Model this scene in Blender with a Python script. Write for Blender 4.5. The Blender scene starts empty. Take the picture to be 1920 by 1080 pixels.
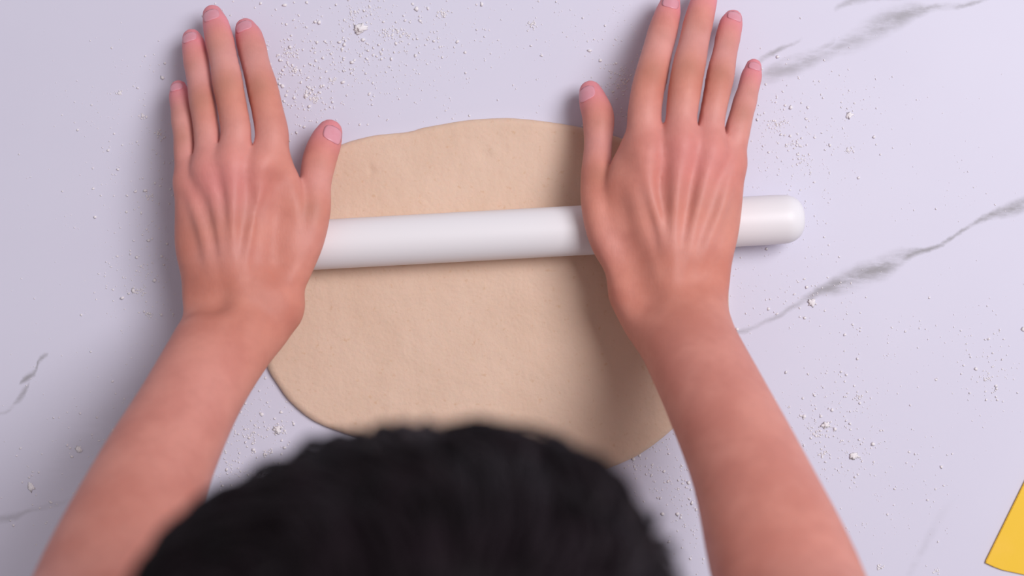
import bpy, bmesh, math, random
import numpy as np
from mathutils import Vector, Matrix, noise

# ------------------------------------------------------------------ camera, light, exposure
S = bpy.context.scene
COL = S.collection
H = 1.0            # camera height above the worktop
F = 3050.0         # focal length in pixels of a 1920 px wide frame

cam_d = bpy.data.cameras.new('camera')
cam_d.sensor_width = 36.0
cam_d.lens = F * 36.0 / 1920.0
cam_d.dof.use_dof = True
cam_d.dof.focus_distance = 0.985
cam_d.dof.aperture_fstop = 3.4
cam_d.clip_start = 0.01
cam = bpy.data.objects.new('camera', cam_d)
cam.location = (0, 0, H)
COL.objects.link(cam)
S.camera = cam

world = bpy.data.worlds.new('world')
S.world = world
world.use_nodes = True
bg = world.node_tree.nodes['Background']
bg.inputs[0].default_value = (1.0, 0.915, 0.96, 1)
bg.inputs[1].default_value = 0.31


def area(name, loc, target, size, power, color):
    d = bpy.data.lights.new(name, 'AREA')
    d.shape = 'RECTANGLE'
    d.size, d.size_y = size
    d.energy = power
    d.color = color
    o = bpy.data.objects.new(name, d)
    o.location = loc
    o.rotation_euler = (Vector(target) - Vector(loc)).to_track_quat('-Z', 'Y').to_euler()
    COL.objects.link(o)
    return o


area('window_light', (1.12, 0.54, 2.20), (0.0, 0.0, 0.0), (1.2, 1.2), 52.0, (0.985, 0.96, 1.0))

S.view_settings.view_transform = 'Standard'
S.view_settings.look = 'None'
S.view_settings.gamma = 1.0
S.view_settings.use_curve_mapping = False
S.view_settings.exposure = 0.0


# ------------------------------------------------------------------ helpers
def at(px, py, z=0.0):
    """world point at height z that stands where the photograph shows (px, py)"""
    k = (H - z) / F
    return ((px - 960.0) * k, -(py - 540.0) * k, z)


def put(name, me, mat=None, parent=None):
    o = bpy.data.objects.new(name, me)
    COL.objects.link(o)
    if mat:
        me.materials.append(mat)
    if parent:
        o.parent = parent
    return o


def tag(o, label=None, cat=None, group=None, kind=None):
    if label: o['label'] = label
    if cat: o['category'] = cat
    if group: o['group'] = group
    if kind: o['kind'] = kind
    return o


def mesh_np(name, V, Q, smooth=True):
    me = bpy.data.meshes.new(name)
    n = Q.shape[1]
    me.vertices.add(len(V))
    me.vertices.foreach_set('co', np.ascontiguousarray(V, dtype=np.float32).ravel())
    me.loops.add(Q.size)
    me.loops.foreach_set('vertex_index', np.ascontiguousarray(Q, dtype=np.int32).ravel())
    me.polygons.add(len(Q))
    me.polygons.foreach_set('loop_start', np.arange(0, Q.size, n, dtype=np.int32))
    me.polygons.foreach_set('use_smooth', np.full(len(Q), smooth, dtype=bool))
    me.update(calc_edges=True)
    me.validate()
    return me


def box_bm(bm, lo, hi, bevel=0.0):
    r = bmesh.ops.create_cube(bm, size=1.0)
    vs = r['verts']
    for v in vs:
        v.co = Vector([lo[i] + (v.co[i] + 0.5) * (hi[i] - lo[i]) for i in range(3)])
    if bevel > 0:
        es = list({e for v in vs for e in v.link_edges})
        bmesh.ops.bevel(bm, geom=es, offset=bevel, segments=3, affect='EDGES', profile=0.5)


def bm_obj(name, bm, mat=None, parent=None, smooth=False):
    me = bpy.data.meshes.new(name)
    bmesh.ops.recalc_face_normals(bm, faces=bm.faces)
    bm.to_mesh(me)
    bm.free()
    if smooth:
        for p in me.polygons: p.use_smooth = True
    return put(name, me, mat, parent)


class Mat:
    def __init__(s, name, rough=0.5):
        s.m = bpy.data.materials.new(name)
        s.m.use_nodes = True
        s.t = s.m.node_tree
        s.b = s.t.nodes['Principled BSDF']
        s.b.inputs['Roughness'].default_value = rough

    def n(s, typ, **kw):
        nd = s.t.nodes.new(typ)
        for k, v in kw.items():
            if k in ('operation', 'data_type', 'blend_type', 'attribute_name', 'noise_dimensions', 'feature', 'use_clamp'):
                setattr(nd, k, v)
            else:
                nd.inputs[k].default_value = v
        return nd

    def l(s, a, b):
        s.t.links.new(a, b)

    def math(s, op, a, b=None, clamp=False):
        nd = s.t.nodes.new('ShaderNodeMath')
        nd.operation = op
        nd.use_clamp = clamp
        for i, v in enumerate((a, b)):
            if v is None: continue
            if isinstance(v, (int, float)): nd.inputs[i].default_value = v
            else: s.l(v, nd.inputs[i])
        return nd.outputs[0]

    def mix(s, fac, a, b, blend='MIX'):
        nd = s.t.nodes.new('ShaderNodeMix')
        nd.data_type = 'RGBA'
        nd.blend_type = blend
        for i, v in ((0, fac), (6, a), (7, b)):
            if isinstance(v, (int, float)): nd.inputs[i].default_value = v
            elif isinstance(v, tuple): nd.inputs[i].default_value = (*v, 1)
            else: s.l(v, nd.inputs[i])
        return nd.outputs[2]

    def coords(s):
        return s.t.nodes.new('ShaderNodeTexCoord').outputs['Object']

    def noise(s, scale, detail=3.0, vec=None, rough=0.5):
        nd = s.n('ShaderNodeTexNoise', Scale=scale, Detail=detail, Roughness=rough)
        s.l(vec if vec is not None else s.coords(), nd.inputs['Vector'])
        return nd.outputs['Fac']

    def ramp(s, fac, stops):
        nd = s.t.nodes.new('ShaderNodeMapRange')
        nd.interpolation_type = 'SMOOTHSTEP'
        s.l(fac, nd.inputs['Value'])
        for i, v in enumerate(stops): nd.inputs[1 + i].default_value = v
        return nd.outputs[0]

    def bump(s, height, strength, dist):
        nd = s.n('ShaderNodeBump', Strength=strength, Distance=dist)
        s.l(height, nd.inputs['Height'])
        s.l(nd.outputs[0], s.b.inputs['Normal'])

    def color(s, c):
        if isinstance(c, tuple): s.b.inputs['Base Color'].default_value = (*c, 1)
        else: s.l(c, s.b.inputs['Base Color'])


# ------------------------------------------------------------------ materials
def marble():
    M = Mat('white_marble', 0.48)
    co = M.coords()
    # wandering of the veins
    n1 = M.n('ShaderNodeTexNoise', Scale=34.0, Detail=6.0, Roughness=0.62)
    M.l(co, n1.inputs['Vector'])
    off = M.n('ShaderNodeVectorMath', operation='SUBTRACT')
    M.l(n1.outputs['Color'], off.inputs[0]); off.inputs[1].default_value = (0.5, 0.5, 0.5)
    sc = M.n('ShaderNodeVectorMath', operation='SCALE'); sc.inputs['Scale'].default_value = 0.011
    M.l(off.outputs[0], sc.inputs[0])
    ad = M.n('ShaderNodeVectorMath', operation='ADD')
    M.l(co, ad.inputs[0]); M.l(sc.outputs[0], ad.inputs[1])
    sp = M.t.nodes.new('ShaderNodeSeparateXYZ'); M.l(ad.outputs[0], sp.inputs[0])
    X, Y = sp.outputs[0], sp.outputs[1]
    mp = M.t.nodes.new('ShaderNodeMapping'); mp.inputs['Rotation'].default_value = (0, 0, math.radians(-24)); mp.inputs['Scale'].default_value = (0.42, 1.5, 1.0)
    M.l(co, mp.inputs['Vector'])
    streak = M.noise(75.0, 5.0, mp.outputs[0], 0.68)

    def vein(pts, strength, soft=1.0):
        """pts: (px, py, half width px, opacity) from left to right"""
        P = [(at(a, b)[0], at(a, b)[1], 1.6 * w / F, op) for a, b, w, op in pts]
        x0, x1 = P[0][0], P[-1][0]
        ys = [p[1] for p in P]; y0, y1 = min(ys) - .002, max(ys) + .002
        u = M.math('DIVIDE', M.math('SUBTRACT', X, x0), x1 - x0)

        def curve(vals):
            c = M.t.nodes.new('ShaderNodeFloatCurve')
            cv = c.mapping.curves[0]
            pts2 = [((p[0] - x0) / (x1 - x0), v) for p, v in zip(P, vals)]
            cv.points[0].location = pts2[0]; cv.points[1].location = pts2[-1]
            for q in pts2[1:-1]: cv.points.new(*q)
            c.mapping.update()
            M.l(u, c.inputs['Value'])
            return c.outputs[0]
        yc = M.math('ADD', M.math('MULTIPLY', curve([(y - y0) / (y1 - y0) for y in ys]), y1 - y0), y0)
        wd = M.math('MULTIPLY', curve([p[2] * 60 for p in P]), 1 / 60.0)
        op = curve([p[3] for p in P])
        d = M.math('DIVIDE', M.math('ABSOLUTE', M.math('SUBTRACT', Y, yc)), wd)
        core = M.ramp(d, (0.0, 1.0 * soft, 1.0, 0.0))
        st = M.ramp(streak, (0.30, 0.60, 0.22, 1.0))
        inside = M.math('MULTIPLY', M.math('GREATER_THAN', u, 0.0), M.math('LESS_THAN', u, 1.0))
        return M.math('MULTIPLY', M.math('MULTIPLY', core, st), M.math('MULTIPLY', M.math('MULTIPLY', op, inside), strength))

    veins = [
        vein([(1370, 172, 5, 0), (1425, 148, 13, .5), (1500, 118, 17, .75), (1560, 95, 13, .6), (1620, 62, 20, .75), (1690, 30, 18, .9),
              (1760, 14, 7, .9), (1850, -2, 5, .8), (2100, -60, 9, .5), (2500, -150, 12, .0)], 0.95),
        vein([(1415, 122, 4, 0), (1432, 110, 6, .9), (1465, 92, 5, .9), (1505, 70, 3, 0)], 0.8),
        vein([(1440, 128, 4, 0), (1475, 112, 6, .8), (1525, 98, 7, .9), (1570, 70, 6, 0)], 0.6),
        vein([(1560, 20, 5, 0), (1600, 3, 7, .8), (1680, -8, 9, .9), (1760, -30, 12, .8), (2000, -120, 12, .0)], 0.8),
        vein([(1120, 700, 5, 0), (1300, 660, 6, .3), (1385, 628, 5, .6), (1460, 590, 6, .5), (1530, 550, 10, .9), (1590, 528, 19, 1), (1650, 502, 20, 1),
              (1710, 478, 9, 1), (1790, 445, 4, .9), (1850, 408, 6, .9), (1920, 385, 12, 1), (2050, 330, 12, .8), (2400, 200, 14, 0)], 1.0),
        vein([(-20, 782, 3, 0), (5, 772, 4, .6), (28, 752, 6, .8), (46, 735, 10, .8), (56, 715, 5, 0)], 0.8, 1.0),
        vein([(33, 716, 4, 0), (46, 706, 8, 1), (66, 694, 5, .9), (76, 676, 6, .9), (92, 664, 4, 0)], 0.9),
        vein([(-40, 985, 4, 0), (10, 974, 8, .6), (50, 962, 5, .5), (90, 950, 6, .4), (130, 935, 4, 0)], 0.7),
        vein([(1690, 1110, 7, 0), (1715, 1060, 12, .3), (1745, 1000, 10, .25), (1790, 940, 9, 0)], 0.5, 1.6),
        vein([(60, 930, 10, 0), (130, 850, 30, .25), (230, 770, 30, .25), (330, 700, 20, 0)], 0.35, 1.8),
        vein([(-1400, 640, 8, .6), (-900, 300, 14, .8), (-500, 250, 8, .7), (-260, 60, 9, .7), (-140, -160, 14, .8), (-20, -420, 8, 0)], 0.8),
        vein([(300, -900, 8, .5), (900, -700, 12, .8), (1500, -620, 9, .8), (2100, -820, 10, .8), (2900, -900, 10, .3)], 0.8),
        vein([(2100, 1250, 8, .2), (2500, 1020, 14, .8), (3000, 900, 8, .7), (3500, 640, 10, .4)], 0.8),
    ]
    v = veins[0]
    for q in veins[1:]: v = M.math('MAXIMUM', v, q)
    cloud = M.ramp(M.noise(5.0, 5.0, co, 0.6), (0.35, 0.75, 0.0, 1.0))
    base = M.mix(M.math('MULTIPLY', cloud, 0.5), (0.685, 0.675, 0.79), (0.65, 0.635, 0.755))
    c = M.mix(v, base, (0.33, 0.32, 0.345))
    M.color(c)
    M.b.inputs['Specular IOR Level'].default_value = 0.25
    return M.m


def skin():
    M = Mat('skin', 0.52)
    co = M.coords()
    a1 = M.n('ShaderNodeAttribute', attribute_name='pink')
    a2 = M.n('ShaderNodeAttribute', attribute_name='brown')
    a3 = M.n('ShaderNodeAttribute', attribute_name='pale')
    base = M.mix(M.ramp(M.noise(38.0, 4.0, co), (0.35, 0.68, 0.0, 0.8)), (0.68, 0.275, 0.205), (0.58, 0.205, 0.148))
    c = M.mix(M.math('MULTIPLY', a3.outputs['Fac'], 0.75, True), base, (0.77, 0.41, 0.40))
    c = M.mix(M.math('MULTIPLY', a1.outputs['Fac'], 0.85, True), c, (0.80, 0.280, 0.330))
    c = M.mix(M.math('MULTIPLY', a2.outputs['Fac'], 0.75, True), c, (0.44, 0.190, 0.125))
    mott = M.ramp(M.noise(140.0, 3.0, co), (0.4, 0.7, 0.0, 0.10))
    c = M.mix(mott, c, (0.42, 0.16, 0.13))
    M.color(c)
    # fine skin grain, drawn out along the arm
    mp = M.t.nodes.new('ShaderNodeMapping'); mp.inputs['Scale'].default_value = (1.0, 0.35, 1.0)
    M.l(co, mp.inputs['Vector'])
    M.bump(M.noise(900.0, 2.0, mp.outputs[0]), 0.18, 0.0006)
    b = M.b.inputs
    b['Subsurface Weight'].default_value = 0.12
    b['Subsurface Radius'].default_value = (1.0, 0.35, 0.2)
    b['Subsurface Scale'].default_value = 0.006
    b['Specular IOR Level'].default_value = 0.36
    return M.m


def simple(name, c, rough=0.5, spec=0.5, nscale=None, amt=0.0, c2=None, bump=None):
    M = Mat(name, rough)
    if nscale:
        M.color(M.mix(M.ramp(M.noise(nscale, 4.0), (0.35, 0.7, 0.0, amt)), c, c2))
    else:
        M.color(c)
    if bump: M.bump(M.noise(bump[0], 3.0), bump[1], bump[2])
    M.b.inputs['Specular IOR Level'].default_value = spec
    return M.m


def dough_mat():
    M = Mat('dough', 0.72)
    co = M.coords()
    c = M.mix(M.ramp(M.noise(26.0, 4.0, co), (0.35, 0.7, 0.0, 0.6)), (0.755, 0.555, 0.425), (0.705, 0.505, 0.375))
    c = M.mix(M.ramp(M.noise(330.0, 2.0, co), (0.62, 0.78, 0.0, 0.4)), c, (0.62, 0.37, 0.20))
    M.color(c)
    h = M.math('ADD', M.noise(420.0, 3.0, co), M.math('MULTIPLY', M.noise(110.0, 2.0, co), 2.0))
    M.bump(h, 0.30, 0.0010)
    M.b.inputs['Specular IOR Level'].default_value = 0.2
    M.b.inputs['Subsurface Weight'].default_value = 0.1
    M.b.inputs['Subsurface Scale'].default_value = 0.003
    return M.m


MARBLE = marble()
SKIN = skin()
DOUGH = dough_mat()
PLASTIC = simple('white_plastic', (0.84, 0.83, 0.85), 0.42, 0.4)
YELLOW = simple('yellow_plastic', (0.90, 0.57, 0.035), 0.5, 0.3, 60.0, 0.4, (0.95, 0.58, 0.07), (500.0, 0.05, 0.0004))
FLOUR = simple('flour', (0.86, 0.83, 0.85), 0.95, 0.05)
HAIR = simple('black_hair', (0.0045, 0.0022, 0.0034), 0.50, 0.18, 45.0, 1.0, (0.011, 0.006, 0.009))
NAIL = simple('fingernail', (0.73, 0.31, 0.36), 0.34, 0.5, 200.0, 0.5, (0.76, 0.37, 0.43))
SHIRT = simple('dark_cotton', (0.030, 0.028, 0.034), 0.9, 0.1, 50.0, 0.6, (0.045, 0.04, 0.05), (900.0, 0.3, 0.0006))
DENIM = simple('dark_denim', (0.035, 0.045, 0.075), 0.9, 0.1, 80.0, 0.7, (0.05, 0.06, 0.10), (900.0, 0.3, 0.0006))
SHOE = simple('shoe_canvas', (0.06, 0.06, 0.065), 0.8, 0.2)
CABINET = simple('cabinet_paint', (0.62, 0.61, 0.62), 0.5, 0.3, 8.0, 0.3, (0.60, 0.59, 0.60))
METAL = simple('brushed_metal', (0.45, 0.45, 0.46), 0.35, 0.5)
FLOOR = simple('floor_stone', (0.40, 0.38, 0.37), 0.6, 0.3, 6.0, 0.6, (0.33, 0.31, 0.31), (60.0, 0.1, 0.001))
EYE = simple('eye_white', (0.75, 0.72, 0.70), 0.2, 0.5)
IRIS = simple('eye_iris', (0.03, 0.015, 0.008), 0.15, 0.5)

# ------------------------------------------------------------------ setting
bm = bmesh.new(); box_bm(bm, (-2.0, -2.0, -0.95), (2.0, 1.2, -0.90))
tag(bm_obj('floor', bm, FLOOR), kind='structure')

# ------------------------------------------------------------------ worktop and the cabinet that carries it
bm = bmesh.new(); box_bm(bm, (-1.1, -0.425, -0.03), (1.1, 0.50, 0.0), 0.003)
tag(bm_obj('worktop', bm, MARBLE), 'white marble worktop with grey veins, dusted with flour', 'worktop')
cab = bpy.data.objects.new('base_cabinet', None); COL.objects.link(cab)
cab.location = (0, 0, -0.90)
tag(cab, 'light grey base cabinet standing under the marble worktop', 'cabinet')
bm = bmesh.new(); box_bm(bm, (-1.08, -0.36, 0.08), (1.08, 0.49, 0.87), 0.002)
box_bm(bm, (-1.05, -0.31, 0.0), (1.05, 0.46, 0.08))
bm_obj('body', bm, CABINET, cab)
for i in range(4):
    x0 = -1.075 + i * 0.5375
    bm = bmesh.new(); box_bm(bm, (x0 + .003, -0.38, 0.09), (x0 + .5345, -0.36, 0.865), 0.002)
    dr = bm_obj('door', bm, CABINET, cab)
    hx = x0 + (.49 if i % 2 == 0 else .045)
    bm = bmesh.new(); box_bm(bm, (hx - .005, -0.402, 0.62), (hx + .005, -0.394, 0.78), 0.002)
    box_bm(bm, (hx - .004, -0.396, 0.63), (hx + .004, -0.379, 0.64)); box_bm(bm, (hx - .004, -0.396, 0.76), (hx + .004, -0.379, 0.77))
    bm_obj('handle', bm, METAL, dr)

# ------------------------------------------------------------------ dough
T_D = 0.0052
outline = [(640, 272), (700, 255), (765, 248), (800, 239), (870, 227), (945, 222), (1020, 228), (1092, 240), (1170, 262), (1245, 300),
           (1305, 360), (1342, 430), (1360, 500), (1366, 565), (1360, 640), (1335, 710), (1300, 768), (1262, 803), (1225, 834), (1180, 861),
           (1110, 888), (1020, 902), (930, 893), (840, 868), (760, 842), (680, 823), (615, 801), (580, 783), (548, 756), (522, 722),
           (502, 688), (500, 650), (508, 600), (518, 540), (528, 470), (545, 400), (572, 338), (605, 295)]


def closed_spline(pts, n):
    P = [Vector((a, b)) for a, b in pts]
    N = len(P); out = []
    for i in range(n):
        t = i / n * N; k = int(t); f = t - k
        p0, p1, p2, p3 = P[(k - 1) % N], P[k % N], P[(k + 1) % N], P[(k + 2) % N]
        out.append(0.5 * ((2 * p1) + (p2 - p0) * f + (2 * p0 - 5 * p1 + 4 * p2 - p3) * f * f + (3 * p1 - p0 - 3 * p2 + p3) * f ** 3))
    return out


def build_dough():
    n = 360
    ring = closed_spline(outline, n)
    cx, cy = 930.0, 555.0
    rings = 90
    V = []; Q = []
    edge = 0.0045                      # roundness of the rim, metres
    for j in range(rings):
        # dense near the rim
        s = j / (rings - 1)
        s = 0.05 + 0.95 * (1 - (1 - s) ** 1.6)
        for i in range(n):
            p = ring[i]
            x, y, _ = at(cx + (p.x - cx) * s, cy + (p.y - cy) * s)
            wob = 1.0 + 0.0022 * noise.noise(Vector((p.x * .02, p.y * .02, 3.1))) + 0.0012 * noise.noise(Vector((p.x * .07, p.y * .07, 1.1)))
            x *= wob; y *= wob
            R = Vector((p.x - cx, p.y - cy)).length / F
            d = (1 - s) * R
            q = min(1.0, d / edge)
            z = T_D * (0.25 + 0.75 * math.sqrt(max(0.0, 1 - (1 - q) ** 2)))
            z += 0.00035 * noise.noise(Vector((x * 28, y * 28, 0))) * q + 0.00016 * noise.noise(Vector((x * 140, y * 140, 5))) * q
            # little dents seen in the far part of the sheet, a rough patch near the near right rim
            for (a, b, rr, dp) in ((697, 322, 7, -.0009), (705, 310, 5, .0006), (912, 292, 12, -.0007), (925, 284, 9, .0005), (875, 262, 5, -.0006),
                                   (800, 375, 6, -.0005), (1150, 815, 6, .0006), (1172, 845, 5, .0005), (1190, 760, 9, .0003)):
                ax, ay, _ = at(a, b)
                z += dp * math.exp(-((x - ax) ** 2 + (y - ay) ** 2) / (rr / F) ** 2)
            # the sheet swells a little just under the rim facing the reader
            V.append((x, y, z))
    for i in range(n):
        x, y, z = V[(rings - 1) * n + i]
        V.append((x * .996, y * .996, 0.0))
    for j in range(rings):
        for i in range(n):
            a = j * n + i; b = j * n + (i + 1) % n
            Q.append((a, a + n, b + n, b))
    V = np.array(V); Q = np.array(Q)
    me = mesh_np('dough_sheet', V, Q)
    o = put('dough_sheet', me, DOUGH)
    bm = bmesh.new(); bm.from_mesh(me)
    bmesh.ops.remove_doubles(bm, verts=bm.verts, dist=1e-6)
    be = [e for e in bm.edges if e.is_boundary]
    if be: bmesh.ops.holes_fill(bm, edges=be)
    bmesh.ops.recalc_face_normals(bm, faces=bm.faces)
    bm.to_mesh(me); bm.free()
    for p in me.polygons: p.use_smooth = len(p.vertices) < 6
    tag(o, 'flat rolled out sheet of pale beige dough lying on the marble under the rolling pin', 'dough')


build_dough()

# ------------------------------------------------------------------ rolling pin
R_P = 0.0150
zp = T_D + R_P - 0.0002


def build_pin():
    a = Vector(at(392, 470, zp)); b = Vector(at(1508, 409, zp))
    L = (b - a).length
    prof = []
    dome = 0.013
    for k in range(13):
        t = k / 12 * math.pi / 2
        prof.append((dome * (1 - math.cos(t)), R_P * 0.985 * math.sin(t) ** 0.72))
    half = [(u, r) for u, r in prof]
    half += [(0.018, R_P * 0.995), (0.045, R_P), (L * .5, R_P)]
    full = half + [(L - u, r) for u, r in reversed(half[:-1])]
    seg = 64
    V = []; Q = []
    ax = (b - a).normalized(); up = Vector((0, 0, 1)); sd = ax.cross(up).normalized()
    for u, r in full:
        r = max(r, 1e-5)
        for i in range(seg):
            t = 2 * math.pi * i / seg
            V.append(sd * (math.cos(t) * r) + up * (math.sin(t) * r) + ax * u)
    for j in range(len(full) - 1):
        for i in range(seg):
            p, q = j * seg + i, j * seg + (i + 1) % seg
            Q.append((p, q, q + seg, p + seg))
    me = mesh_np('rolling_pin', np.array(V), np.array(Q))
    bm = bmesh.new(); bm.from_mesh(me)
    bmesh.ops.remove_doubles(bm, verts=bm.verts, dist=2e-5)
    bmesh.ops.recalc_face_normals(bm, faces=bm.faces); bm.to_mesh(me); bm.free()
    o = put('rolling_pin', me, PLASTIC); o.location = a
    tag(o, 'straight white plastic rolling pin with rounded ends pressed on the dough by both hands', 'rolling pin')


build_pin()

# ------------------------------------------------------------------ yellow scraper, its corner in view
def build_scraper():
    th = 0.0018
    pts = [(1847, 1055), (1862, 1062), (1878, 1068), (1920, 1077), (1990, 1089), (2075, 1099)]
    pts += [(2118, 1095), (2145, 1075), (2225, 930), (2228, 890), (2200, 855), (2120, 800), (2040, 762), (2004, 755), (1984, 774), (1920, 903), (1848, 1050)]
    bm = bmesh.new()
    lo = [bm.verts.new(at(x, y, 0.0002)) for x, y in pts]
    bm.faces.new(lo)
    r = bmesh.ops.extrude_face_region(bm, geom=list(bm.faces))
    for g in r['geom']:
        if isinstance(g, bmesh.types.BMVert): g.co.z += th
    bmesh.ops.recalc_face_normals(bm, faces=bm.faces)
    es = [e for e in bm.edges if abs(e.verts[0].co.z - e.verts[1].co.z) < 1e-6]
    bmesh.ops.bevel(bm, geom=es, offset=0.00035, segments=2, affect='EDGES')
    o = bm_obj('dough_scraper', bm, YELLOW)
    tag(o, 'flat yellow plastic scraper, only its corner in view at the right of the marble', 'scraper')


build_scraper()


# ------------------------------------------------------------------ signed distance modelling (for the person)
class Field:
    def __init__(s, lo, hi, h):
        s.lo = np.array(lo, dtype=np.float64); s.h = h
        s.n = np.ceil((np.array(hi) - s.lo) / h).astype(int) + 1
        s.ax = [(s.lo[i] + h * np.arange(s.n[i])).astype(np.float32) for i in range(3)]

    def new(s, v=0.05):
        return np.full(tuple(s.n), v, dtype=np.float32)

    def sub(s, lo, hi):
        i0 = np.clip(np.floor((np.array(lo) - s.lo) / s.h).astype(int), 0, s.n)
        i1 = np.clip(np.ceil((np.array(hi) - s.lo) / s.h).astype(int) + 1, 0, s.n)
        return tuple(slice(a, b) for a, b in zip(i0, i1))

    def grid(s, sl):
        return (s.ax[0][sl[0]][:, None, None], s.ax[1][sl[1]][None, :, None], s.ax[2][sl[2]][None, None, :])


def smin(a, b, k):
    if k <= 0: return np.minimum(a, b)
    h = np.maximum(k - np.abs(a - b), 0) / k
    return np.minimum(a, b) - h * h * k * 0.25


def smax(a, b, k):
    return -smin(-a, -b, k)


def cone(Fd, A, a, b, ra, rb, k, fz=1.0, pad=0.014, sub=False):
    """blend a tapered capsule into array A; fz < 1 flattens it vertically"""
    a = np.array(a, float); b = np.array(b, float); R = max(ra, rb) + pad
    sl = Fd.sub(np.minimum(a, b) - R, np.maximum(a, b) + R)
    if any(x.stop - x.start <= 0 for x in sl): return
    X, Y, Z = Fd.grid(sl)
    d = b - a
    px, py, pz = X - a[0], Y - a[1], (Z - a[2]) / fz
    dx, dy, dz = d[0], d[1], d[2] / fz
    L2 = dx * dx + dy * dy + dz * dz + 1e-12
    t = np.clip((px * dx + py * dy + pz * dz) / L2, 0, 1)
    q = np.sqrt((px - t * dx) ** 2 + (py - t * dy) ** 2 + (pz - t * dz) ** 2) - (ra + (rb - ra) * t)
    q = (q * (0.5 + 0.5 * fz)).astype(np.float32)
    A[sl] = smax(A[sl], -q, k) if sub else smin(A[sl], q, k)


def chain(Fd, A, pts, k, fz=1.0, sub=5):
    """one smooth tapering limb through (position, radius) points, blended into A"""
    W = [np.array((*p, q)) for p, q in pts]
    W = [2 * W[0] - W[1]] + W + [2 * W[-1] - W[-2]]
    C = []
    for i in range(1, len(W) - 2):
        for j in range(sub):
            f = j / sub; p0, p1, p2, p3 = W[i - 1:i + 3]
            C.append(.5 * (2 * p1 + (p2 - p0) * f + (2 * p0 - 5 * p1 + 4 * p2 - p3) * f * f + (3 * p1 - p0 - 3 * p2 + p3) * f ** 3))
    C.append(W[-2]); C = np.array(C)
    R = C[:, 3].max() + .016
    sl = Fd.sub(C[:, :3].min(0) - R, C[:, :3].max(0) + R)
    v = object.__new__(Field)
    v.h = Fd.h; v.ax = [Fd.ax[i][sl[i]] for i in range(3)]
    v.n = np.array([len(a) for a in v.ax])
    if (v.n == 0).any(): return
    v.lo = np.array([a[0] for a in v.ax], float)
    T = v.new(.05)
    for a, b in zip(C, C[1:]): cone(v, T, a[:3], b[:3], a[3], b[3], 0, fz)
    A[sl] = smin(A[sl], T, k)


def ellip(Fd, A, c, r, k, rot=None, pad=0.02, sub=False):
    c = np.array(c, float); r = np.array(r, float); R = r.max() + pad
    sl = Fd.sub(c - R, c + R)
    if any(x.stop - x.start <= 0 for x in sl): return
    X, Y, Z = Fd.grid(sl)
    p = [X - c[0], Y - c[1], Z - c[2]]
    if rot is not None:
        p = [rot[i][0] * p[0] + rot[i][1] * p[1] + rot[i][2] * p[2] for i in range(3)]
    k0 = np.sqrt(sum((p[i] / r[i]) ** 2 for i in range(3)))
    k1 = np.sqrt(sum((p[i] / (r[i] ** 2)) ** 2 for i in range(3))) + 1e-9
    q = (k0 * (k0 - 1) / k1).astype(np.float32)
    A[sl] = smax(A[sl], -q, k) if sub else smin(A[sl], q, k)


def nets(Fd, f):
    ins = f < 0
    nx, ny, nz = f.shape
    cnt = np.zeros((nx - 1, ny - 1, nz - 1), dtype=np.int8)
    for a in (0, 1):
        for b in (0, 1):
            for c in (0, 1):
                cnt += ins[a:nx - 1 + a, b:ny - 1 + b, c:nz - 1 + c]
    act = np.argwhere((cnt > 0) & (cnt < 8))
    idx = np.full(cnt.shape, -1, dtype=np.int32)
    idx[act[:, 0], act[:, 1], act[:, 2]] = np.arange(len(act))
    corner = [(a, b, c) for a in (0, 1) for b in (0, 1) for c in (0, 1)]
    val = np.stack([f[act[:, 0] + a, act[:, 1] + b, act[:, 2] + c] for a, b, c in corner], 1)
    pos = np.zeros((len(act), 3)); num = np.zeros(len(act))
    for i, ci in enumerate(corner):
        for j, cj in enumerate(corner):
            if j <= i or sum(abs(ci[m] - cj[m]) for m in range(3)) != 1: continue
            v0, v1 = val[:, i], val[:, j]
            m = (v0 < 0) != (v1 < 0)
            t = np.where(m, v0 / np.where(m, v0 - v1, 1), 0)
            p = np.array(ci)[None] + t[:, None] * (np.array(cj) - np.array(ci))[None]
            pos += p * m[:, None]; num += m
    V = Fd.lo[None] + Fd.h * (act + pos / num[:, None])
    Qs = []
    for ax in range(3):
        s0 = [slice(None)] * 3; s1 = [slice(None)] * 3
        s0[ax] = slice(0, -1); s1[ax] = slice(1, None)
        A0 = ins[tuple(s0)]; A1 = ins[tuple(s1)]
        e = np.argwhere(A0 != A1)
        b, c = (ax + 1) % 3, (ax + 2) % 3
        e = e[(e[:, b] > 0) & (e[:, c] > 0) & (e[:, b] < f.shape[b] - 1) & (e[:, c] < f.shape[c] - 1)]
        flip = A0[e[:, 0], e[:, 1], e[:, 2]]
        def g(db, dc):
            q = e.copy(); q[:, b] += db; q[:, c] += dc
            return idx[q[:, 0], q[:, 1], q[:, 2]]
        q = np.stack([g(-1, -1), g(0, -1), g(0, 0), g(-1, 0)], 1)
        q[~flip] = q[~flip][:, ::-1]
        Qs.append(q)
    Q = np.concatenate(Qs)
    Q = Q[(Q >= 0).all(1)]
    return V, Q


def relax(V, Q, it=2, lam=0.5):
    e = np.concatenate([Q[:, [0, 1]], Q[:, [1, 2]], Q[:, [2, 3]], Q[:, [3, 0]]])
    n = len(V)
    for i in range(it):
        for l in (lam, -lam * 1.03):
            acc = np.zeros_like(V); cnt = np.bincount(e[:, 0], minlength=n) + np.bincount(e[:, 1], minlength=n)
            for m in range(3):
                acc[:, m] = np.bincount(e[:, 0], V[e[:, 1], m], n) + np.bincount(e[:, 1], V[e[:, 0], m], n)
            V = V + l * (acc / np.maximum(cnt, 1)[:, None] - V)
    return V


def rpx(r, z): return r * (H - z) / F


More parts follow.
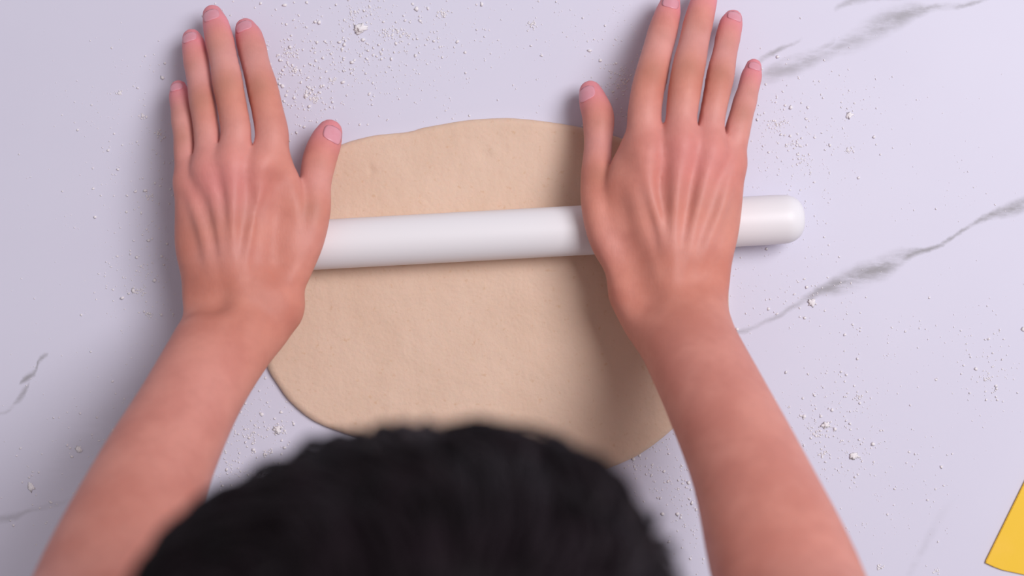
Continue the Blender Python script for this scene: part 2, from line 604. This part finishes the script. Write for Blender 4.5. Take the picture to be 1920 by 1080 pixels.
# ------------------------------------------------------------------ hands as the photograph shows them (px, py, z, radius px)
LEFT = dict(
    fingers=[
        # index
        [(495, 318, .0530, 33), (509, 262, .0535, 33), (500, 205, .0520, 30.5), (490, 165, .0505, 31), (480, 125, .0480, 27.5), (473, 95, .0455, 27), (467, 70, .0430, 25), (461, 54, .0415, 20)],
        # middle
        [(437, 308, .0545, 31), (443, 252, .0560, 30), (437, 205, .0550, 29), (429, 160, .0535, 30.5), (421, 118, .0510, 27), (413, 82, .0485, 26.5), (405, 48, .0455, 24), (399, 28, .0440, 19)],
        # ring
        [(393, 320, .0530, 29), (390, 265, .0535, 26), (385, 225, .0530, 24.5), (380, 188, .0515, 26), (374, 152, .0490, 23.5), (368, 118, .0465, 23.5), (364, 88, .0440, 22), (360, 72, .0425, 18)],
        # little
        [(357, 342, .0490, 25), (349, 292, .0495, 23), (346, 255, .0490, 21), (343, 228, .0475, 22), (340, 202, .0455, 20), (337, 182, .0440, 19.5), (335, 166, .0425, 16)],
    ],
    thumb=[(545, 505, .0475, 42), (572, 450, .0455, 38), (588, 395, .0440, 34), (591, 345, .0410, 30), (599, 300, .0370, 32), (610, 268, .0345, 30), (618, 248, .0330, 24)],
    palm=[
        [(495, 322, .0500, 34), (497, 390, .0480, 39), (490, 465, .0475, 41), (486, 545, .0490, 42)],
        [(437, 312, .0510, 33), (446, 390, .0490, 39), (447, 465, .0480, 41), (447, 545, .0495, 43)],
        [(393, 325, .0495, 31), (404, 390, .0480, 38), (407, 465, .0475, 41), (412, 545, .0485, 42)],
        [(358, 345, .0465, 26), (369, 400, .0465, 37), (373, 465, .0468, 40), (391, 535, .0475, 40)],
        [(527, 440, .0470, 36), (535, 500, .0475, 40), (520, 550, .0485, 42)],
        [(517, 315, .0480, 33), (531, 350, .0475, 35), (543, 400, .0470, 37), (545, 455, .0470, 38)],
    ],
    tendons=[
        [(498, 330, .0585, 9), (482, 400, .0600, 7), (464, 470, .0600, 6), (452, 535, .0600, 6)],
        [(437, 318, .0600, 10), (436, 390, .0615, 7.5), (436, 470, .0612, 7), (440, 540, .0610, 6)],
        [(395, 332, .0580, 9), (408, 400, .0600, 7), (418, 470, .0602, 6), (428, 540, .0600, 6)],
        [(358, 352, .0530, 8), (375, 415, .0573, 6.5), (393, 480, .0585, 6), (412, 540, .0590, 6)],
    ],
    valleys=[[(519, 345, .0672, 12), (520, 410, .0680, 14), (514, 480, .0692, 14)], [(352, 558, .0710, 12), (400, 560, .0750, 12)]],
    arm=[(468, 560, .0500, 103, 47), (447, 596, .0540, 100, 55), (422, 640, .0660, 92, 61), (383, 705, .0900, 89, 64), (342, 780, .1150, 92, 69), (286, 890, .1500, 105, 80), (203, 1080, .2050, 126, 98), (125, 1270, .2600, 122, 108)],
)
RIGHT = dict(
    fingers=[
        [(1212, 285, .0530, 33), (1208, 225, .0545, 32), (1214, 175, .0535, 31.5), (1223, 140, .0520, 32), (1233, 95, .0495, 28.5), (1242, 62, .0475, 27.5), (1252, 26, .0450, 23.5), (1257, 4, .0430, 18.5)],
        [(1275, 270, .0545, 33), (1278, 222, .0565, 30), (1284, 170, .0555, 32.5), (1290, 132, .0545, 32.5), (1300, 85, .0515, 28.5), (1308, 48, .0490, 27.5), (1320, 2, .0460, 24), (1326, -20, .0445, 18.5)],
        [(1330, 280, .0530, 29), (1334, 225, .0540, 25.5), (1344, 170, .0530, 26.5), (1350, 142, .0515, 27), (1358, 105, .0490, 23.5), (1364, 75, .0470, 23), (1370, 48, .0445, 21.5), (1374, 36, .0430, 18)],
        [(1369, 308, .0490, 25), (1381, 252, .0500, 24.5), (1391, 212, .0490, 22.5), (1397, 190, .0475, 22.5), (1404, 164, .0455, 19.5), (1409, 144, .0440, 19), (1413, 125, .0425, 15)],
    ],
    thumb=[(1195, 520, .0480, 42), (1150, 455, .0465, 44), (1127, 390, .0445, 39), (1119, 330, .0425, 30), (1121, 275, .0395, 26), (1122, 222, .0365, 30), (1113, 192, .0345, 27), (1107, 172, .0330, 21)],
    palm=[
        [(1212, 290, .0500, 35), (1198, 370, .0485, 41), (1208, 450, .0480, 43), (1240, 530, .0490, 43)],
        [(1275, 278, .0510, 34), (1262, 370, .0490, 40), (1262, 450, .0485, 42), (1272, 535, .0495, 44)],
        [(1330, 288, .0495, 32), (1315, 370, .0485, 39), (1308, 450, .0480, 42), (1300, 535, .0490, 43)],
        [(1368, 312, .0470, 25), (1352, 370, .0465, 37), (1342, 440, .0470, 38), (1325, 510, .0480, 36)],
        [(1172, 420, .0470, 36), (1185, 480, .0475, 42), (1215, 545, .0485, 44)],
        [(1192, 285, .0490, 32), (1176, 320, .0480, 34), (1163, 365, .0475, 36), (1162, 425, .0475, 38)],
    ],
    tendons=[
        [(1210, 298, .0585, 9), (1222, 370, .0605, 7), (1242, 440, .0605, 6.5), (1258, 505, .0605, 6)],
        [(1275, 286, .0600, 10), (1268, 370, .0618, 7), (1264, 440, .0615, 6.5), (1268, 510, .0610, 6)],
        [(1330, 296, .0580, 9), (1314, 370, .0603, 7), (1297, 440, .0605, 6.5), (1283, 510, .0602, 6)],
        [(1369, 320, .0530, 8), (1352, 390, .0572, 6), (1328, 450, .0585, 6), (1302, 515, .0590, 6)],
    ],
    valleys=[[(1150, 400, .0655, 12), (1176, 480, .0690, 14), (1198, 545, .0718, 14)], [(1352, 512, .0710, 11), (1318, 516, .0745, 9)]],
    arm=[(1245, 535, .0500, 104, 48), (1262, 580, .0530, 100, 54), (1280, 618, .0620, 93, 59), (1297, 655, .0750, 90, 61), (1346, 755, .1100, 95, 69), (1407, 890, .1520, 107, 82), (1475, 1080, .2080, 137, 100), (1550, 1270, .2600, 128, 110)],
)
for _D in (LEFT, RIGHT):                      # fingers slope down towards the marble
    for _c in _D['fingers']:
        for _i, _p in enumerate(_c): _c[_i] = (_p[0], _p[1], _p[2] - .024 * (_i / 7.0) ** 1.25, _p[3] )
    for _i, _p in enumerate(_D['thumb']): _D['thumb'][_i] = (_p[0], _p[1], _p[2] - .012 * max(0, (_i - 2) / 4.0), _p[3])
HX = -0.030                                   # middle of the body
SHOULDER = {'l': (HX - 0.175, -0.385, 0.435), 'r': (HX + 0.175, -0.385, 0.435)}


def world4(p):
    x, y, z = at(p[0], p[1], p[2])
    return (x, y, z), rpx(p[3], p[2])


def build_arm(D, side):
    el = D['arm'][-1]
    E = at(el[0], el[1], el[2]); Sh = SHOULDER[side]
    xs = [E[0], Sh[0]] + [at(p[0], p[1], .04)[0] for p in D['fingers'][3] + D['fingers'][0] + D['thumb'] + [(a[0], a[1]) for a in D['arm']]]
    lo = (min(xs) - 0.06, -0.33, 0.010); hi = (max(xs) + 0.06, 0.19, 0.40)
    Fd = Field(lo, hi, 0.0014)
    P = Fd.new(); G = Fd.new()
    # fingers: each a chain, apart from each other
    for ch in D['fingers']:
        w = [world4(p) for p in ch]
        T = Fd.new(); chain(Fd, T, w, 0.0, 0.93)
        G = np.maximum(np.minimum(G, T), np.where(np.maximum(G, T) < .02, .0021 - np.abs(G - T), -1))   # a clean cleft where two fingers meet
        # soft pad under the last joint
        a, ra = w[-3]; b, rb = w[-2]
        cone(Fd, G, (a[0], a[1], a[2] - .0015), (b[0], b[1], b[2] - .0012), ra * .92, rb * .92, 0.002)
    for k, ch in enumerate(D['palm']):
        w = [world4(p) for p in ch]
        chain(Fd, P, w, 0.0065, 0.98)
        up_ = (.0050, .0055, .0042, .0018, 0, 0)[k]
        if up_: chain(Fd, P, [((q[0], q[1], q[2] + up_), ra * .93) for q, ra in w], 0.0055)
    chain(Fd, P, [world4((p[0], p[1], p[2], p[3] * (.94 if i < 3 else 1))) for i, p in enumerate(D['thumb'])], 0.0025, 0.93)
    # forearm: two bones side by side
    A = D['arm']
    cA = [at(p[0], p[1], p[2]) for p in A]
    fore = Fd.new()
    sides = []
    for i, p in enumerate(A):
        q0 = Vector(cA[max(0, i - 1)]); q1 = Vector(cA[min(len(A) - 1, i + 1)])
        d = (q1 - q0); d.z = 0; d.normalize()
        nrm = Vector((-d.y, d.x, 0))
        half, r = rpx(p[3], p[2]), rpx(p[4], p[2])
        sides.append((Vector(cA[i]) + nrm * (half - r), Vector(cA[i]) - nrm * (half - r), r))
    chain(Fd, fore, [(tuple(q[0]), q[2]) for q in sides], 0.012)
    chain(Fd, fore, [(tuple(q[1]), q[2]) for q in sides], 0.012)
    chain(Fd, fore, [(tuple((q[0] + q[1]) / 2), q[2] * 1.02) for q in sides], 0.012)
    # knob of the ulna on the little finger side of the wrist
    P = smin(P, fore, 0.014)
    for ch in D['tendons']:
        chain(Fd, P, [world4((p[0], p[1], p[2] + (.0048 if i else .0028), p[3])) for i, p in enumerate(ch)], 0.0060)
    # low knuckle mounds
    for ch in D['fingers'][:3]:
        (a, ra) = world4(ch[0])
        ellip(Fd, P, (a[0], a[1] - .001, a[2] + .0030), (ra * .70, ra * 1.15, ra * .78), 0.009)
    P = smin(P, G, 0.0070)
    for ch in D['valleys']:
        w = [world4(p) for p in ch]
        for (a, ra), (b, rb) in zip(w, w[1:]): cone(Fd, P, a, b, ra, rb, 0.016, pad=.024, sub=True)
    # upper arm up to the shoulder
    cone(Fd, P, (E[0], E[1] - .004, E[2] + .004), Sh, 0.037, 0.050, 0.03)
    V, Q = nets(Fd, P)
    V = relax(V, Q, 3)
    return V, Q


def nail(D, ch, parent, tilt=0.0, bvh=None):
    w = [world4(p) for p in ch]
    (a, ra), (b, rb) = w[-3], w[-1]
    a = Vector(a); b = Vector(b)
    t = (b - a).normalized()
    up = Vector((0, 0, 1)); s = t.cross(up).normalized(); n = s.cross(t).normalized()
    if tilt:
        R = Matrix.Rotation(tilt, 3, t); s = R @ s; n = R @ n
    c = a.lerp(b, 0.72)
    R0 = (ra * .45 + rb * .55)
    Ln = R0 * 1.30; Wa = 0.74
    V = []; nu, nv = 10, 10
    for i in range(nu + 1):
        u = i / nu * 2 - 1
        for j in range(nv + 1):
            v = j / nv * 2 - 1
            # superellipse outline
            k = (1 - abs(u) ** 3.0) ** (1 / 3.0) if abs(u) < 1 else 0.0
            ang = v * Wa * max(k, 0.35)
            q = c + t * (u * Ln * .5) + s * (math.sin(ang) * R0)
            hit = bvh.ray_cast(q + n * .03, -n)
            if hit[0] is None: hit = bvh.find_nearest(q + n * R0)
            V.append(Vector(hit[0]) + n * .00015)
    Q = [(i * (nv + 1) + j, i * (nv + 1) + j + 1, (i + 1) * (nv + 1) + j + 1, (i + 1) * (nv + 1) + j) for i in range(nu) for j in range(nv)]
    me = mesh_np('fingernail', np.array(V), np.array(Q))
    o = put('fingernail', me, NAIL, parent)
    m = o.modifiers.new('thickness', 'SOLIDIFY'); m.thickness = 0.0007; m.offset = 0
    return o


# ------------------------------------------------------------------ head frame: the face looks down at the dough
HC = np.array((HX - 0.001, -0.160, 0.445))
pitch = math.radians(52)
fwd = np.array((0.0, math.cos(pitch), -math.sin(pitch)))
upv = np.array((0.0, math.sin(pitch), math.cos(pitch)))
rgt = np.array((1.0, 0.0, 0.0))
ROT = np.array([rgt, fwd, upv])


def hd(x, y, z):
    """head local (right, forward, up) to world"""
    return HC + rgt * x + fwd * y + upv * z


def body_field():
    Fd = Field((HX - .34, -0.86, -0.895), (HX + .34, 0.03, 0.60), 0.005)
    B = Fd.new(0.2)
    # torso
    pel = np.array((HX, -0.665, 0.0)); che = np.array((HX, -0.475, 0.35)); nk = np.array((HX, -0.375, 0.46))
    for sx in (-1, 1):
        cone(Fd, B, pel + (sx * .075, 0, -.02), pel + (sx * .055, .07, .12), .098, .092, .06, pad=.06)
        cone(Fd, B, pel + (sx * .055, .07, .12), che + (sx * .075, 0, -.02), .092, .105, .06, pad=.06)
        cone(Fd, B, che + (sx * .075, 0, -.02), (HX + sx * .135, -.405, .43), .105, .062, .06, pad=.06)
        cone(Fd, B, (HX + sx * .04, -.41, .455), (HX + sx * .165, -.388, .437), .045, .052, .05, pad=.06)
        # legs
        hip = pel + (sx * .085, 0, -.04); kn = np.array((HX + sx * .10, -.655, -.45)); an = np.array((HX + sx * .11, -.70, -.84))
        cone(Fd, B, hip, kn, .090, .058, .05, pad=.06)
        cone(Fd, B, kn, an, .058, .038, .03, pad=.06)
        cone(Fd, B, an + (0, -.01, -.015), an + (0, .15, -.028), .033, .024, .02, pad=.04)
    trunk = B.copy()
    cone(Fd, trunk, nk, nk + (hd(0, -.03, -.05) - nk) * .35, .058, .057, .04, pad=.06)
    cone(Fd, B, nk, hd(0, -.03, -.05), .058, .056, .04, pad=.06)
    # head: skull, jaw, nose, brow, lips, ears
    ellip(Fd, B, hd(0, -.012, .020), (.074, .094, .086), .02, ROT)
    ellip(Fd, B, hd(0, .022, -.045), (.057, .066, .066), .035, ROT)
    ellip(Fd, B, hd(0, .058, -.092), (.024, .022, .018), .025, ROT)
    cone(Fd, B, hd(-.026, .076, .006), hd(.026, .076, .006), .012, .012, .015)
    for sx in (-1, 1):
        ellip(Fd, B, hd(sx * .031, .086, -.010), (.016, .012, .011), .012, ROT, sub=True)
        ellip(Fd, B, hd(sx * .042, .058, -.040), (.022, .020, .018), .02, ROT)
        ellip(Fd, B, hd(sx * .078, -.012, -.018), (.009, .021, .033), .006, ROT)
        ellip(Fd, B, hd(sx * .085, -.006, -.016), (.005, .010, .018), .004, ROT, sub=True)
        ellip(Fd, B, hd(sx * .010, .098, -.046), (.009, .010, .008), .006, ROT)
    cone(Fd, B, hd(0, .082, -.008), hd(0, .102, -.042), .008, .010, .012)
    cone(Fd, B, hd(-.017, .080, -.064), hd(.017, .080, -.064), .006, .006, .006)
    cone(Fd, B, hd(-.015, .078, -.074), hd(.015, .078, -.074), .007, .007, .006)
    return Fd, B, trunk


def build_person():
    Vl, Ql = build_arm(LEFT, 'l')
    Vr, Qr = build_arm(RIGHT, 'r')
    Fd, B, trunk = body_field()
    body = B.copy()
    for s in ('l', 'r'):
        D = LEFT if s == 'l' else RIGHT
        el = D['arm'][-1]; E = np.array(at(el[0], el[1], el[2])); Sh = np.array(SHOULDER[s])
        m = Sh + (E - Sh) * .45
        cone(Fd, body, Sh, m, .0495, .040, .04, pad=.05)
    Vb, Qb = nets(Fd, body); Vb = relax(Vb, Qb, 2)
    V = np.concatenate([Vl, Vr, Vb]); Q = np.concatenate([Ql, Qr + len(Vl), Qb + len(Vl) + len(Vr)])
    me = mesh_np('person', V, Q)
    o = put('person', me, SKIN)
    tag(o, 'person with short black hair and bare forearms bending over the dough, pressing the rolling pin', 'person')
    # flesh tones and some painted light and shade kept as vertex data: pink tips and webs, browner finger joints, paler finger backs
    co = np.empty(len(me.vertices) * 3, dtype=np.float32); me.vertices.foreach_get('co', co); co = co.reshape(-1, 3)
    pink = np.zeros(len(co)); brown = np.zeros(len(co)); pale = np.zeros(len(co))

    def spot(A, p, s, amt):
        d2 = ((co - np.array(p)) ** 2).sum(1)
        A += amt * np.exp(-d2 / (s * s))
    for D in (LEFT, RIGHT):
        for ch in D['fingers'] + [D['thumb']]:
            w = [world4(p)[0] for p in ch]
            spot(pink, w[-1], .015, 1.0)
            spot(pink, w[-2], .010, .4)
            spot(brown, (w[-5][0], w[-5][1], w[-5][2] + .009), .0075, .60)
            spot(brown, (w[-3][0], w[-3][1] - .004, w[-3][2] + .008), .005, .35)
            spot(pale, w[-4], .014, .7)
            spot(pale, w[1], .013, .4)
        for a, b in zip(D['fingers'], D['fingers'][1:]):
            p = (np.array(world4(a[0])[0]) + np.array(world4(b[0])[0])) / 2
            spot(pink, p + (0, -.006, .009), .020, .20)
            spot(brown, p + (0, -.030, .006), .010, .35)  # shade in the hollows between the tendons, painted as brown
        for ch in D['tendons']:
            for p in ch[1:3]: spot(pale, world4(p)[0], .010, .25)  # painted light on the tendon ridges
        p = D['arm'][1]; spot(brown, (np.array(at(p[0], p[1], p[2])) + (0, 0, .018)), .030, .25)
        for p in D['arm'][3:7]: spot(pale, np.array(at(p[0] + 45, p[1], p[2])) + (0, 0, .02), .035, .18)  # painted light: both forearms paler on the side facing the window
    for nm, A in (('pink', pink), ('brown', brown), ('pale', pale)):
        at_ = me.attributes.new(nm, 'FLOAT', 'POINT')
        at_.data.foreach_set('value', np.clip(A, 0, 1).astype(np.float32))
    from mathutils.bvhtree import BVHTree
    nb_ = len(Vl) + len(Vr); Qa = Q[(Q < nb_).all(1)]
    tree = BVHTree.FromPolygons([tuple(v) for v in V[:nb_].tolist()], Qa.tolist())
    for D, sg in ((LEFT, 1), (RIGHT, -1)):
        for ch in D['fingers']: nail(D, ch, o, 0.0, tree)
        nail(D, D['thumb'], o, 0.45 * sg, tree)
    # eyes
    for sx in (-1, 1):
        bm = bmesh.new(); bmesh.ops.create_uvsphere(bm, u_segments=20, v_segments=12, radius=.0118)
        e = bm_obj('eye', bm, EYE, o, True); e.location = hd(sx * .031, .069, -.010)
        bm = bmesh.new(); bmesh.ops.create_uvsphere(bm, u_segments=16, v_segments=8, radius=.0058)
        for v in bm.verts: v.co.y *= .35
        i = bm_obj('iris', bm, IRIS, e, True); i.location = Vector(fwd) * .0102; i.rotation_euler = (-pitch, 0, 0)
    # clothes: a shell outside the body
    tt = Fd.new(0.2)
    X, Y, Z = Fd.grid((slice(None),) * 3)
    wr = (np.sin(X * 70 + Z * 45) * np.sin(Y * 52 - Z * 60) * .0022).astype(np.float32)
    hipcut = (-(Z + .02) + 0 * X + 0 * Y)                              # above the hips
    axis = np.array((0.0, .55, .84)); axis /= np.linalg.norm(axis)
    neckcut = (X - HX) * 0 + (Y + .355) * axis[1] + (Z - .475) * axis[2]  # below the neck
    shirt = np.maximum(np.maximum(trunk - .010 + wr, hipcut - .0), neckcut)
    for s in ('l', 'r'):
        D = LEFT if s == 'l' else RIGHT
        el = D['arm'][-1]; E = np.array(at(el[0], el[1], el[2])); Sh = np.array(SHOULDER[s])
        d = (E - Sh) / np.linalg.norm(E - Sh)
        sl = Fd.new(0.2)
        cone(Fd, sl, Sh, Sh + (E - Sh) * .66, .062, .058, .0, pad=.06)
        cut = (X - Sh[0]) * d[0] + (Y - Sh[1]) * d[1] + (Z - Sh[2]) * d[2] - .17
        shirt = smin(shirt, np.maximum(sl + wr, cut), .02)
    Vs, Qs = nets(Fd, shirt.astype(np.float32)); Vs = relax(Vs, Qs, 2)
    put('t_shirt', mesh_np('t_shirt', Vs, Qs), SHIRT, o)
    tr = np.maximum(np.maximum(B - .009 + wr, Z - .0), -(Z + .83) + 0 * X + 0 * Y)
    Vs, Qs = nets(Fd, tr.astype(np.float32)); Vs = relax(Vs, Qs, 2)
    put('trousers', mesh_np('trousers', Vs, Qs), DENIM, o)
    for sx in (-1, 1):
        f2 = Field((HX + sx * .11 - .07, -.79, -.8995), (HX + sx * .11 + .07, -.48, -.78), .004)
        A = f2.new(.1); an = np.array((HX + sx * .11, -.70, -.84))
        cone(f2, A, an + (0, -.015, .01), an + (0, -.01, -.02), .047, .044, .02)
        cone(f2, A, an + (0, -.01, -.02), an + (0, .15, -.028), .044, .036, .02)
        ZZ = f2.grid((slice(None),) * 3)[2]
        A = np.maximum(A, -(ZZ + .897) + 0 * A)
        Vs, Qs = nets(f2, A.astype(np.float32)); Vs = relax(Vs, Qs, 2)
        put('shoe', mesh_np('shoe', Vs, Qs), SHOE, o)
    build_hair(o)
    return o


HA = (.096, .104, .098)         # half axes of the hair cap


def build_hair(parent):
    rnd = random.Random(7)
    f = Field(HC - .16, HC + .16, .0028)
    A = f.new(.1)
    ellip(f, A, hd(0, -.014, .022), HA, .0, ROT, pad=.05)
    X, Y, Z = f.grid((slice(None),) * 3)
    p = [X - HC[0], Y - HC[1], Z - HC[2]]
    ly = p[1] * fwd[1] + p[2] * fwd[2]; lz = p[1] * upv[1] + p[2] * upv[2]; lx = p[0]
    n3 = (np.sin(X * 95 + 1.2 * np.sin(Y * 80)) * np.sin(Y * 88 + 1.5 * np.sin(Z * 70)) * np.sin(Z * 90 + X * 30) * .0045)
    A = A + n3.astype(np.float32)
    face = (ly - .075) * .6 - (lz - .045) * .8 + 0 * lx                 # free the face
    nape = -(lz + .075) + 0 * lx + 0 * ly
    side = np.minimum(ly + .005 + 0 * lx, -(lz + .012) + 0 * lx)         # free the cheeks below the hairline
    A = np.maximum(np.maximum(np.maximum(A, face), nape), side)
    V, Q = nets(f, A.astype(np.float32)); V = relax(V, Q, 2)
    # locks: tapered curved tufts laid over the cap
    Vs = [V]; Qs = [Q]; base = len(V)
    crown = np.array((.012, -.050, .09)); crown /= np.linalg.norm(crown)
    ha = np.array(HA)
    seg, sid = 7, 4
    cnt = 0
    while cnt < 5200:
        d = np.array((rnd.gauss(0, 1), rnd.gauss(0, 1), rnd.gauss(0, 1))); d /= np.linalg.norm(d)
        if d[2] < -.45 or (d[1] > .35 and d[2] < .30) or (d[1] > -.05 and d[2] < -.02): continue
        cnt += 1
        away = d - crown * d.dot(crown)
        away /= (np.linalg.norm(away) + 1e-6)
        swirl = np.cross(crown, away)
        q = Vector(d * 3.3)
        nv = np.array(noise.noise_vector(q)); nb = noise.noise(Vector(d * 2.3) + Vector((9, 2, 4)))
        flow = away + swirl * (.45 + .5 * nb) + nv * .9 + np.array((rnd.gauss(0, .18), rnd.gauss(0, .18), rnd.gauss(0, .18)))
        L = rnd.uniform(.30, .58)
        lift0 = .000 + .004 * max(0, nb); lift1 = rnd.uniform(.000, .006) + .010 * max(0, nb)
        pts = []
        dd = d.copy()
        for k in range(seg):
            t = k / (seg - 1)
            c = dd * (ha + lift0 + (lift1 - lift0) * math.sin(t * 2.2) / 1.0)
            pts.append(hd(c[0], c[1] - .014, c[2] + .022))
            dd = dd + flow * (L / seg); dd /= np.linalg.norm(dd)
        pts = np.array(pts)
        r0 = rnd.uniform(.0011, .0024)
        vv = []
        for k in range(seg):
            t = k / (seg - 1)
            tg = pts[min(k + 1, seg - 1)] - pts[max(k - 1, 0)]; tg /= np.linalg.norm(tg) + 1e-9
            a = np.cross(tg, pts[k] - HC); a /= np.linalg.norm(a) + 1e-9
            b = np.cross(a, tg)
            r = r0 * (1 - t) ** .7 * (.6 + .4 * min(1, t * 5)) + .0002
            for m in range(sid):
                an = 2 * math.pi * m / sid
                vv.append(pts[k] + a * (math.cos(an) * r * 1.5) + b * (math.sin(an) * r))
        Vs.append(np.array(vv))
        i0 = np.arange(seg - 1)[:, None] * sid; m = np.arange(sid)[None]; m1 = (m + 1) % sid
        Qs.append(np.stack([i0 + m, i0 + m1, i0 + sid + m1, i0 + sid + m], -1).reshape(-1, 4) + base)
        base += seg * sid
    me = mesh_np('hair', np.concatenate(Vs), np.concatenate(Qs))
    put('hair', me, HAIR, parent)


build_person()

# ------------------------------------------------------------------ flour on the marble
ICO = None


def ico():
    global ICO
    if ICO is None:
        bm = bmesh.new(); bmesh.ops.create_icosphere(bm, subdivisions=1, radius=1.0)
        ICO = (np.array([v.co[:] for v in bm.verts]), np.array([[v.index for v in f.verts] for f in bm.faces])); bm.free()
    return ICO


def poly_in(px, py):
    """is the point under the dough?"""
    c = False; n = len(outline); j = n - 1
    for i in range(n):
        xi, yi = outline[i]; xj, yj = outline[j]
        if (yi > py) != (yj > py) and px < (xj - xi) * (py - yi) / (yj - yi) + xi: c = not c
        j = i
    return c


def build_flour():
    rnd = random.Random(11)
    v0, f0 = ico()
    Vs, Fs = [], []; base = 0

    def grain(px, py, r, flat=.6):
        nonlocal base
        if poly_in(px, py) or px > 1835 and py > 880: return
        x, y, _ = at(px, py); rr = r / F
        s = np.array([rnd.uniform(.7, 1.25), rnd.uniform(.7, 1.25), flat * rnd.uniform(.7, 1.1)]) * rr
        jit = 1 + np.array([rnd.uniform(-.38, .38) for _ in range(len(v0))])[:, None]
        V = v0 * jit * s
        a = rnd.uniform(0, 6.28); ca, sa = math.cos(a), math.sin(a)
        V = np.stack([V[:, 0] * ca - V[:, 1] * sa + x, V[:, 0] * sa + V[:, 1] * ca + y, V[:, 2] + s[2] * .55], 1)
        V[:, 2] = np.maximum(V[:, 2], 0.0)
        Vs.append(V); Fs.append(f0 + base); base += len(v0)

    # (centre px, spread px, count, mean radius px)
    zones = [(660, 90, 110, 60, 300, 1.9), (560, 170, 60, 60, 150, 1.9), (800, 60, 110, 50, 110, 1.3), (1000, 60, 90, 50, 50, 1.1), (700, 160, 90, 40, 70, 1.3),
             (230, 240, 60, 90, 90, 1.3), (290, 420, 40, 110, 110, 1.4), (260, 540, 50, 50, 60, 1.6), (150, 300, 90, 150, 50, 1.0), (480, 800, 45, 50, 170, 1.5),
             (430, 880, 25, 30, 50, 1.4), (1480, 250, 60, 70, 150, 1.4), (1590, 210, 60, 60, 60, 1.3), (1500, 380, 60, 80, 90, 1.2), (1160, 160, 30, 40, 70, 1.5),
             (1140, 60, 50, 40, 40, 1.1), (1550, 790, 60, 60, 150, 1.5), (1610, 850, 60, 60, 90, 1.4), (1850, 700, 40, 50, 70, 1.4), (1640, 960, 120, 70, 110, 1.1),
             (1520, 560, 60, 25, 40, 1.6), (1230, 870, 50, 50, 150, 1.4), (1290, 960, 25, 60, 90, 1.4), (1680, 640, 120, 60, 80, 1.1), (1780, 300, 100, 130, 50, 1.0),
             (100, 900, 80, 70, 60, 1.6), (230, 780, 70, 80, 60, 1.3), (960, 540, 560, 320, 420, .9), (1400, 480, 40, 60, 50, 1.2)]
    for cx, cy, sx, sy, n, r in zones:
        for _ in range(int(n * 1.6)):
            grain(rnd.gauss(cx, sx), rnd.gauss(cy, sy), min(4.0, .82 * r * rnd.lognormvariate(0, .45)))
    # small heaps that are only a blur of grains
    for cx, cy, n, sp in [(545, 100, 20, 9), (552, 132, 14, 6), (580, 172, 22, 9), (590, 188, 16, 6), (700, 20, 18, 12), (735, 60, 14, 8), (660, 28, 14, 10), (830, 25, 16, 8),
                          (755, 62, 12, 6), (625, 150, 10, 5), (1000, 45, 12, 7), (1165, 150, 30, 16), (1180, 215, 14, 8), (270, 220, 8, 5), (300, 250, 10, 6), (225, 175, 8, 4),
                          (280, 370, 8, 4), (1457, 235, 24, 12), (1490, 270, 14, 9), (1545, 850, 12, 6), (1850, 710, 14, 9), (1510, 300, 14, 9), (1595, 280, 12, 7), (525, 805, 16, 8), (260, 545, 10, 6),
                          (470, 812, 12, 8), (500, 850, 10, 6), (280, 590, 8, 5), (1650, 1062, 9, 5), (1755, 1070, 8, 4), (1610, 745, 9, 6), (1530, 815, 12, 10)]:
        for _ in range(n * 2): grain(rnd.gauss(cx, sp * .85), rnd.gauss(cy, sp * .7), rnd.uniform(.6, 2.3), .45)
    V = np.concatenate(Vs); Q = np.concatenate(Fs)
    me = mesh_np('flour_dusting', V, Q)
    o = put('flour_dusting', me, FLOUR)
    tag(o, 'loose white flour grains scattered over the marble around the dough', 'flour', kind='stuff')

    # the few larger crumbs that can be picked out one by one
    big = [(676, 54, 10, 'largest white flour lump on the marble, above the dough and right of the left hand'),
           (1600, 855, 7, 'small flour lump on the marble right of the right forearm, level with the dough edge'),
           (1548, 797, 7, 'loose flour lump on the marble beside the middle of the right forearm'),
           (1593, 216, 6, 'flour lump on the marble right of the right little finger'),
           (1522, 567, 7, 'flour lump lying beside the grey vein right of the right wrist'),
           (148, 843, 6, 'flour lump on the shaded marble left of the left forearm'),
           (58, 913, 7, 'flour lump nearest the lower left corner of the marble'),
           (520, 806, 7, 'flour lump between the left forearm and the lower left dough edge')]
    for cx, cy, r, lab in big:
        rr = r / F
        bm = bmesh.new(); bmesh.ops.create_icosphere(bm, subdivisions=3, radius=1.0)
        sd = rnd.uniform(0, 99)
        for v in bm.verts:
            q = v.co.copy(); k = 1 + .9 * noise.noise(q * 1.9 + Vector((sd, 0, 0))) + .45 * noise.noise(q * 5.0 + Vector((0, sd, 0)))
            v.co = Vector((q.x * k, q.y * k * .8, max(q.z * k * .34, -.16) + .16)) * rr
        o = bm_obj('flour_lump', bm, FLOUR, None, True)
        o.location = at(cx, cy, 0.0); o.rotation_euler = (0, 0, rnd.uniform(0, 3))
        tag(o, lab, 'flour', 'larger flour lumps on the marble')


build_flour()
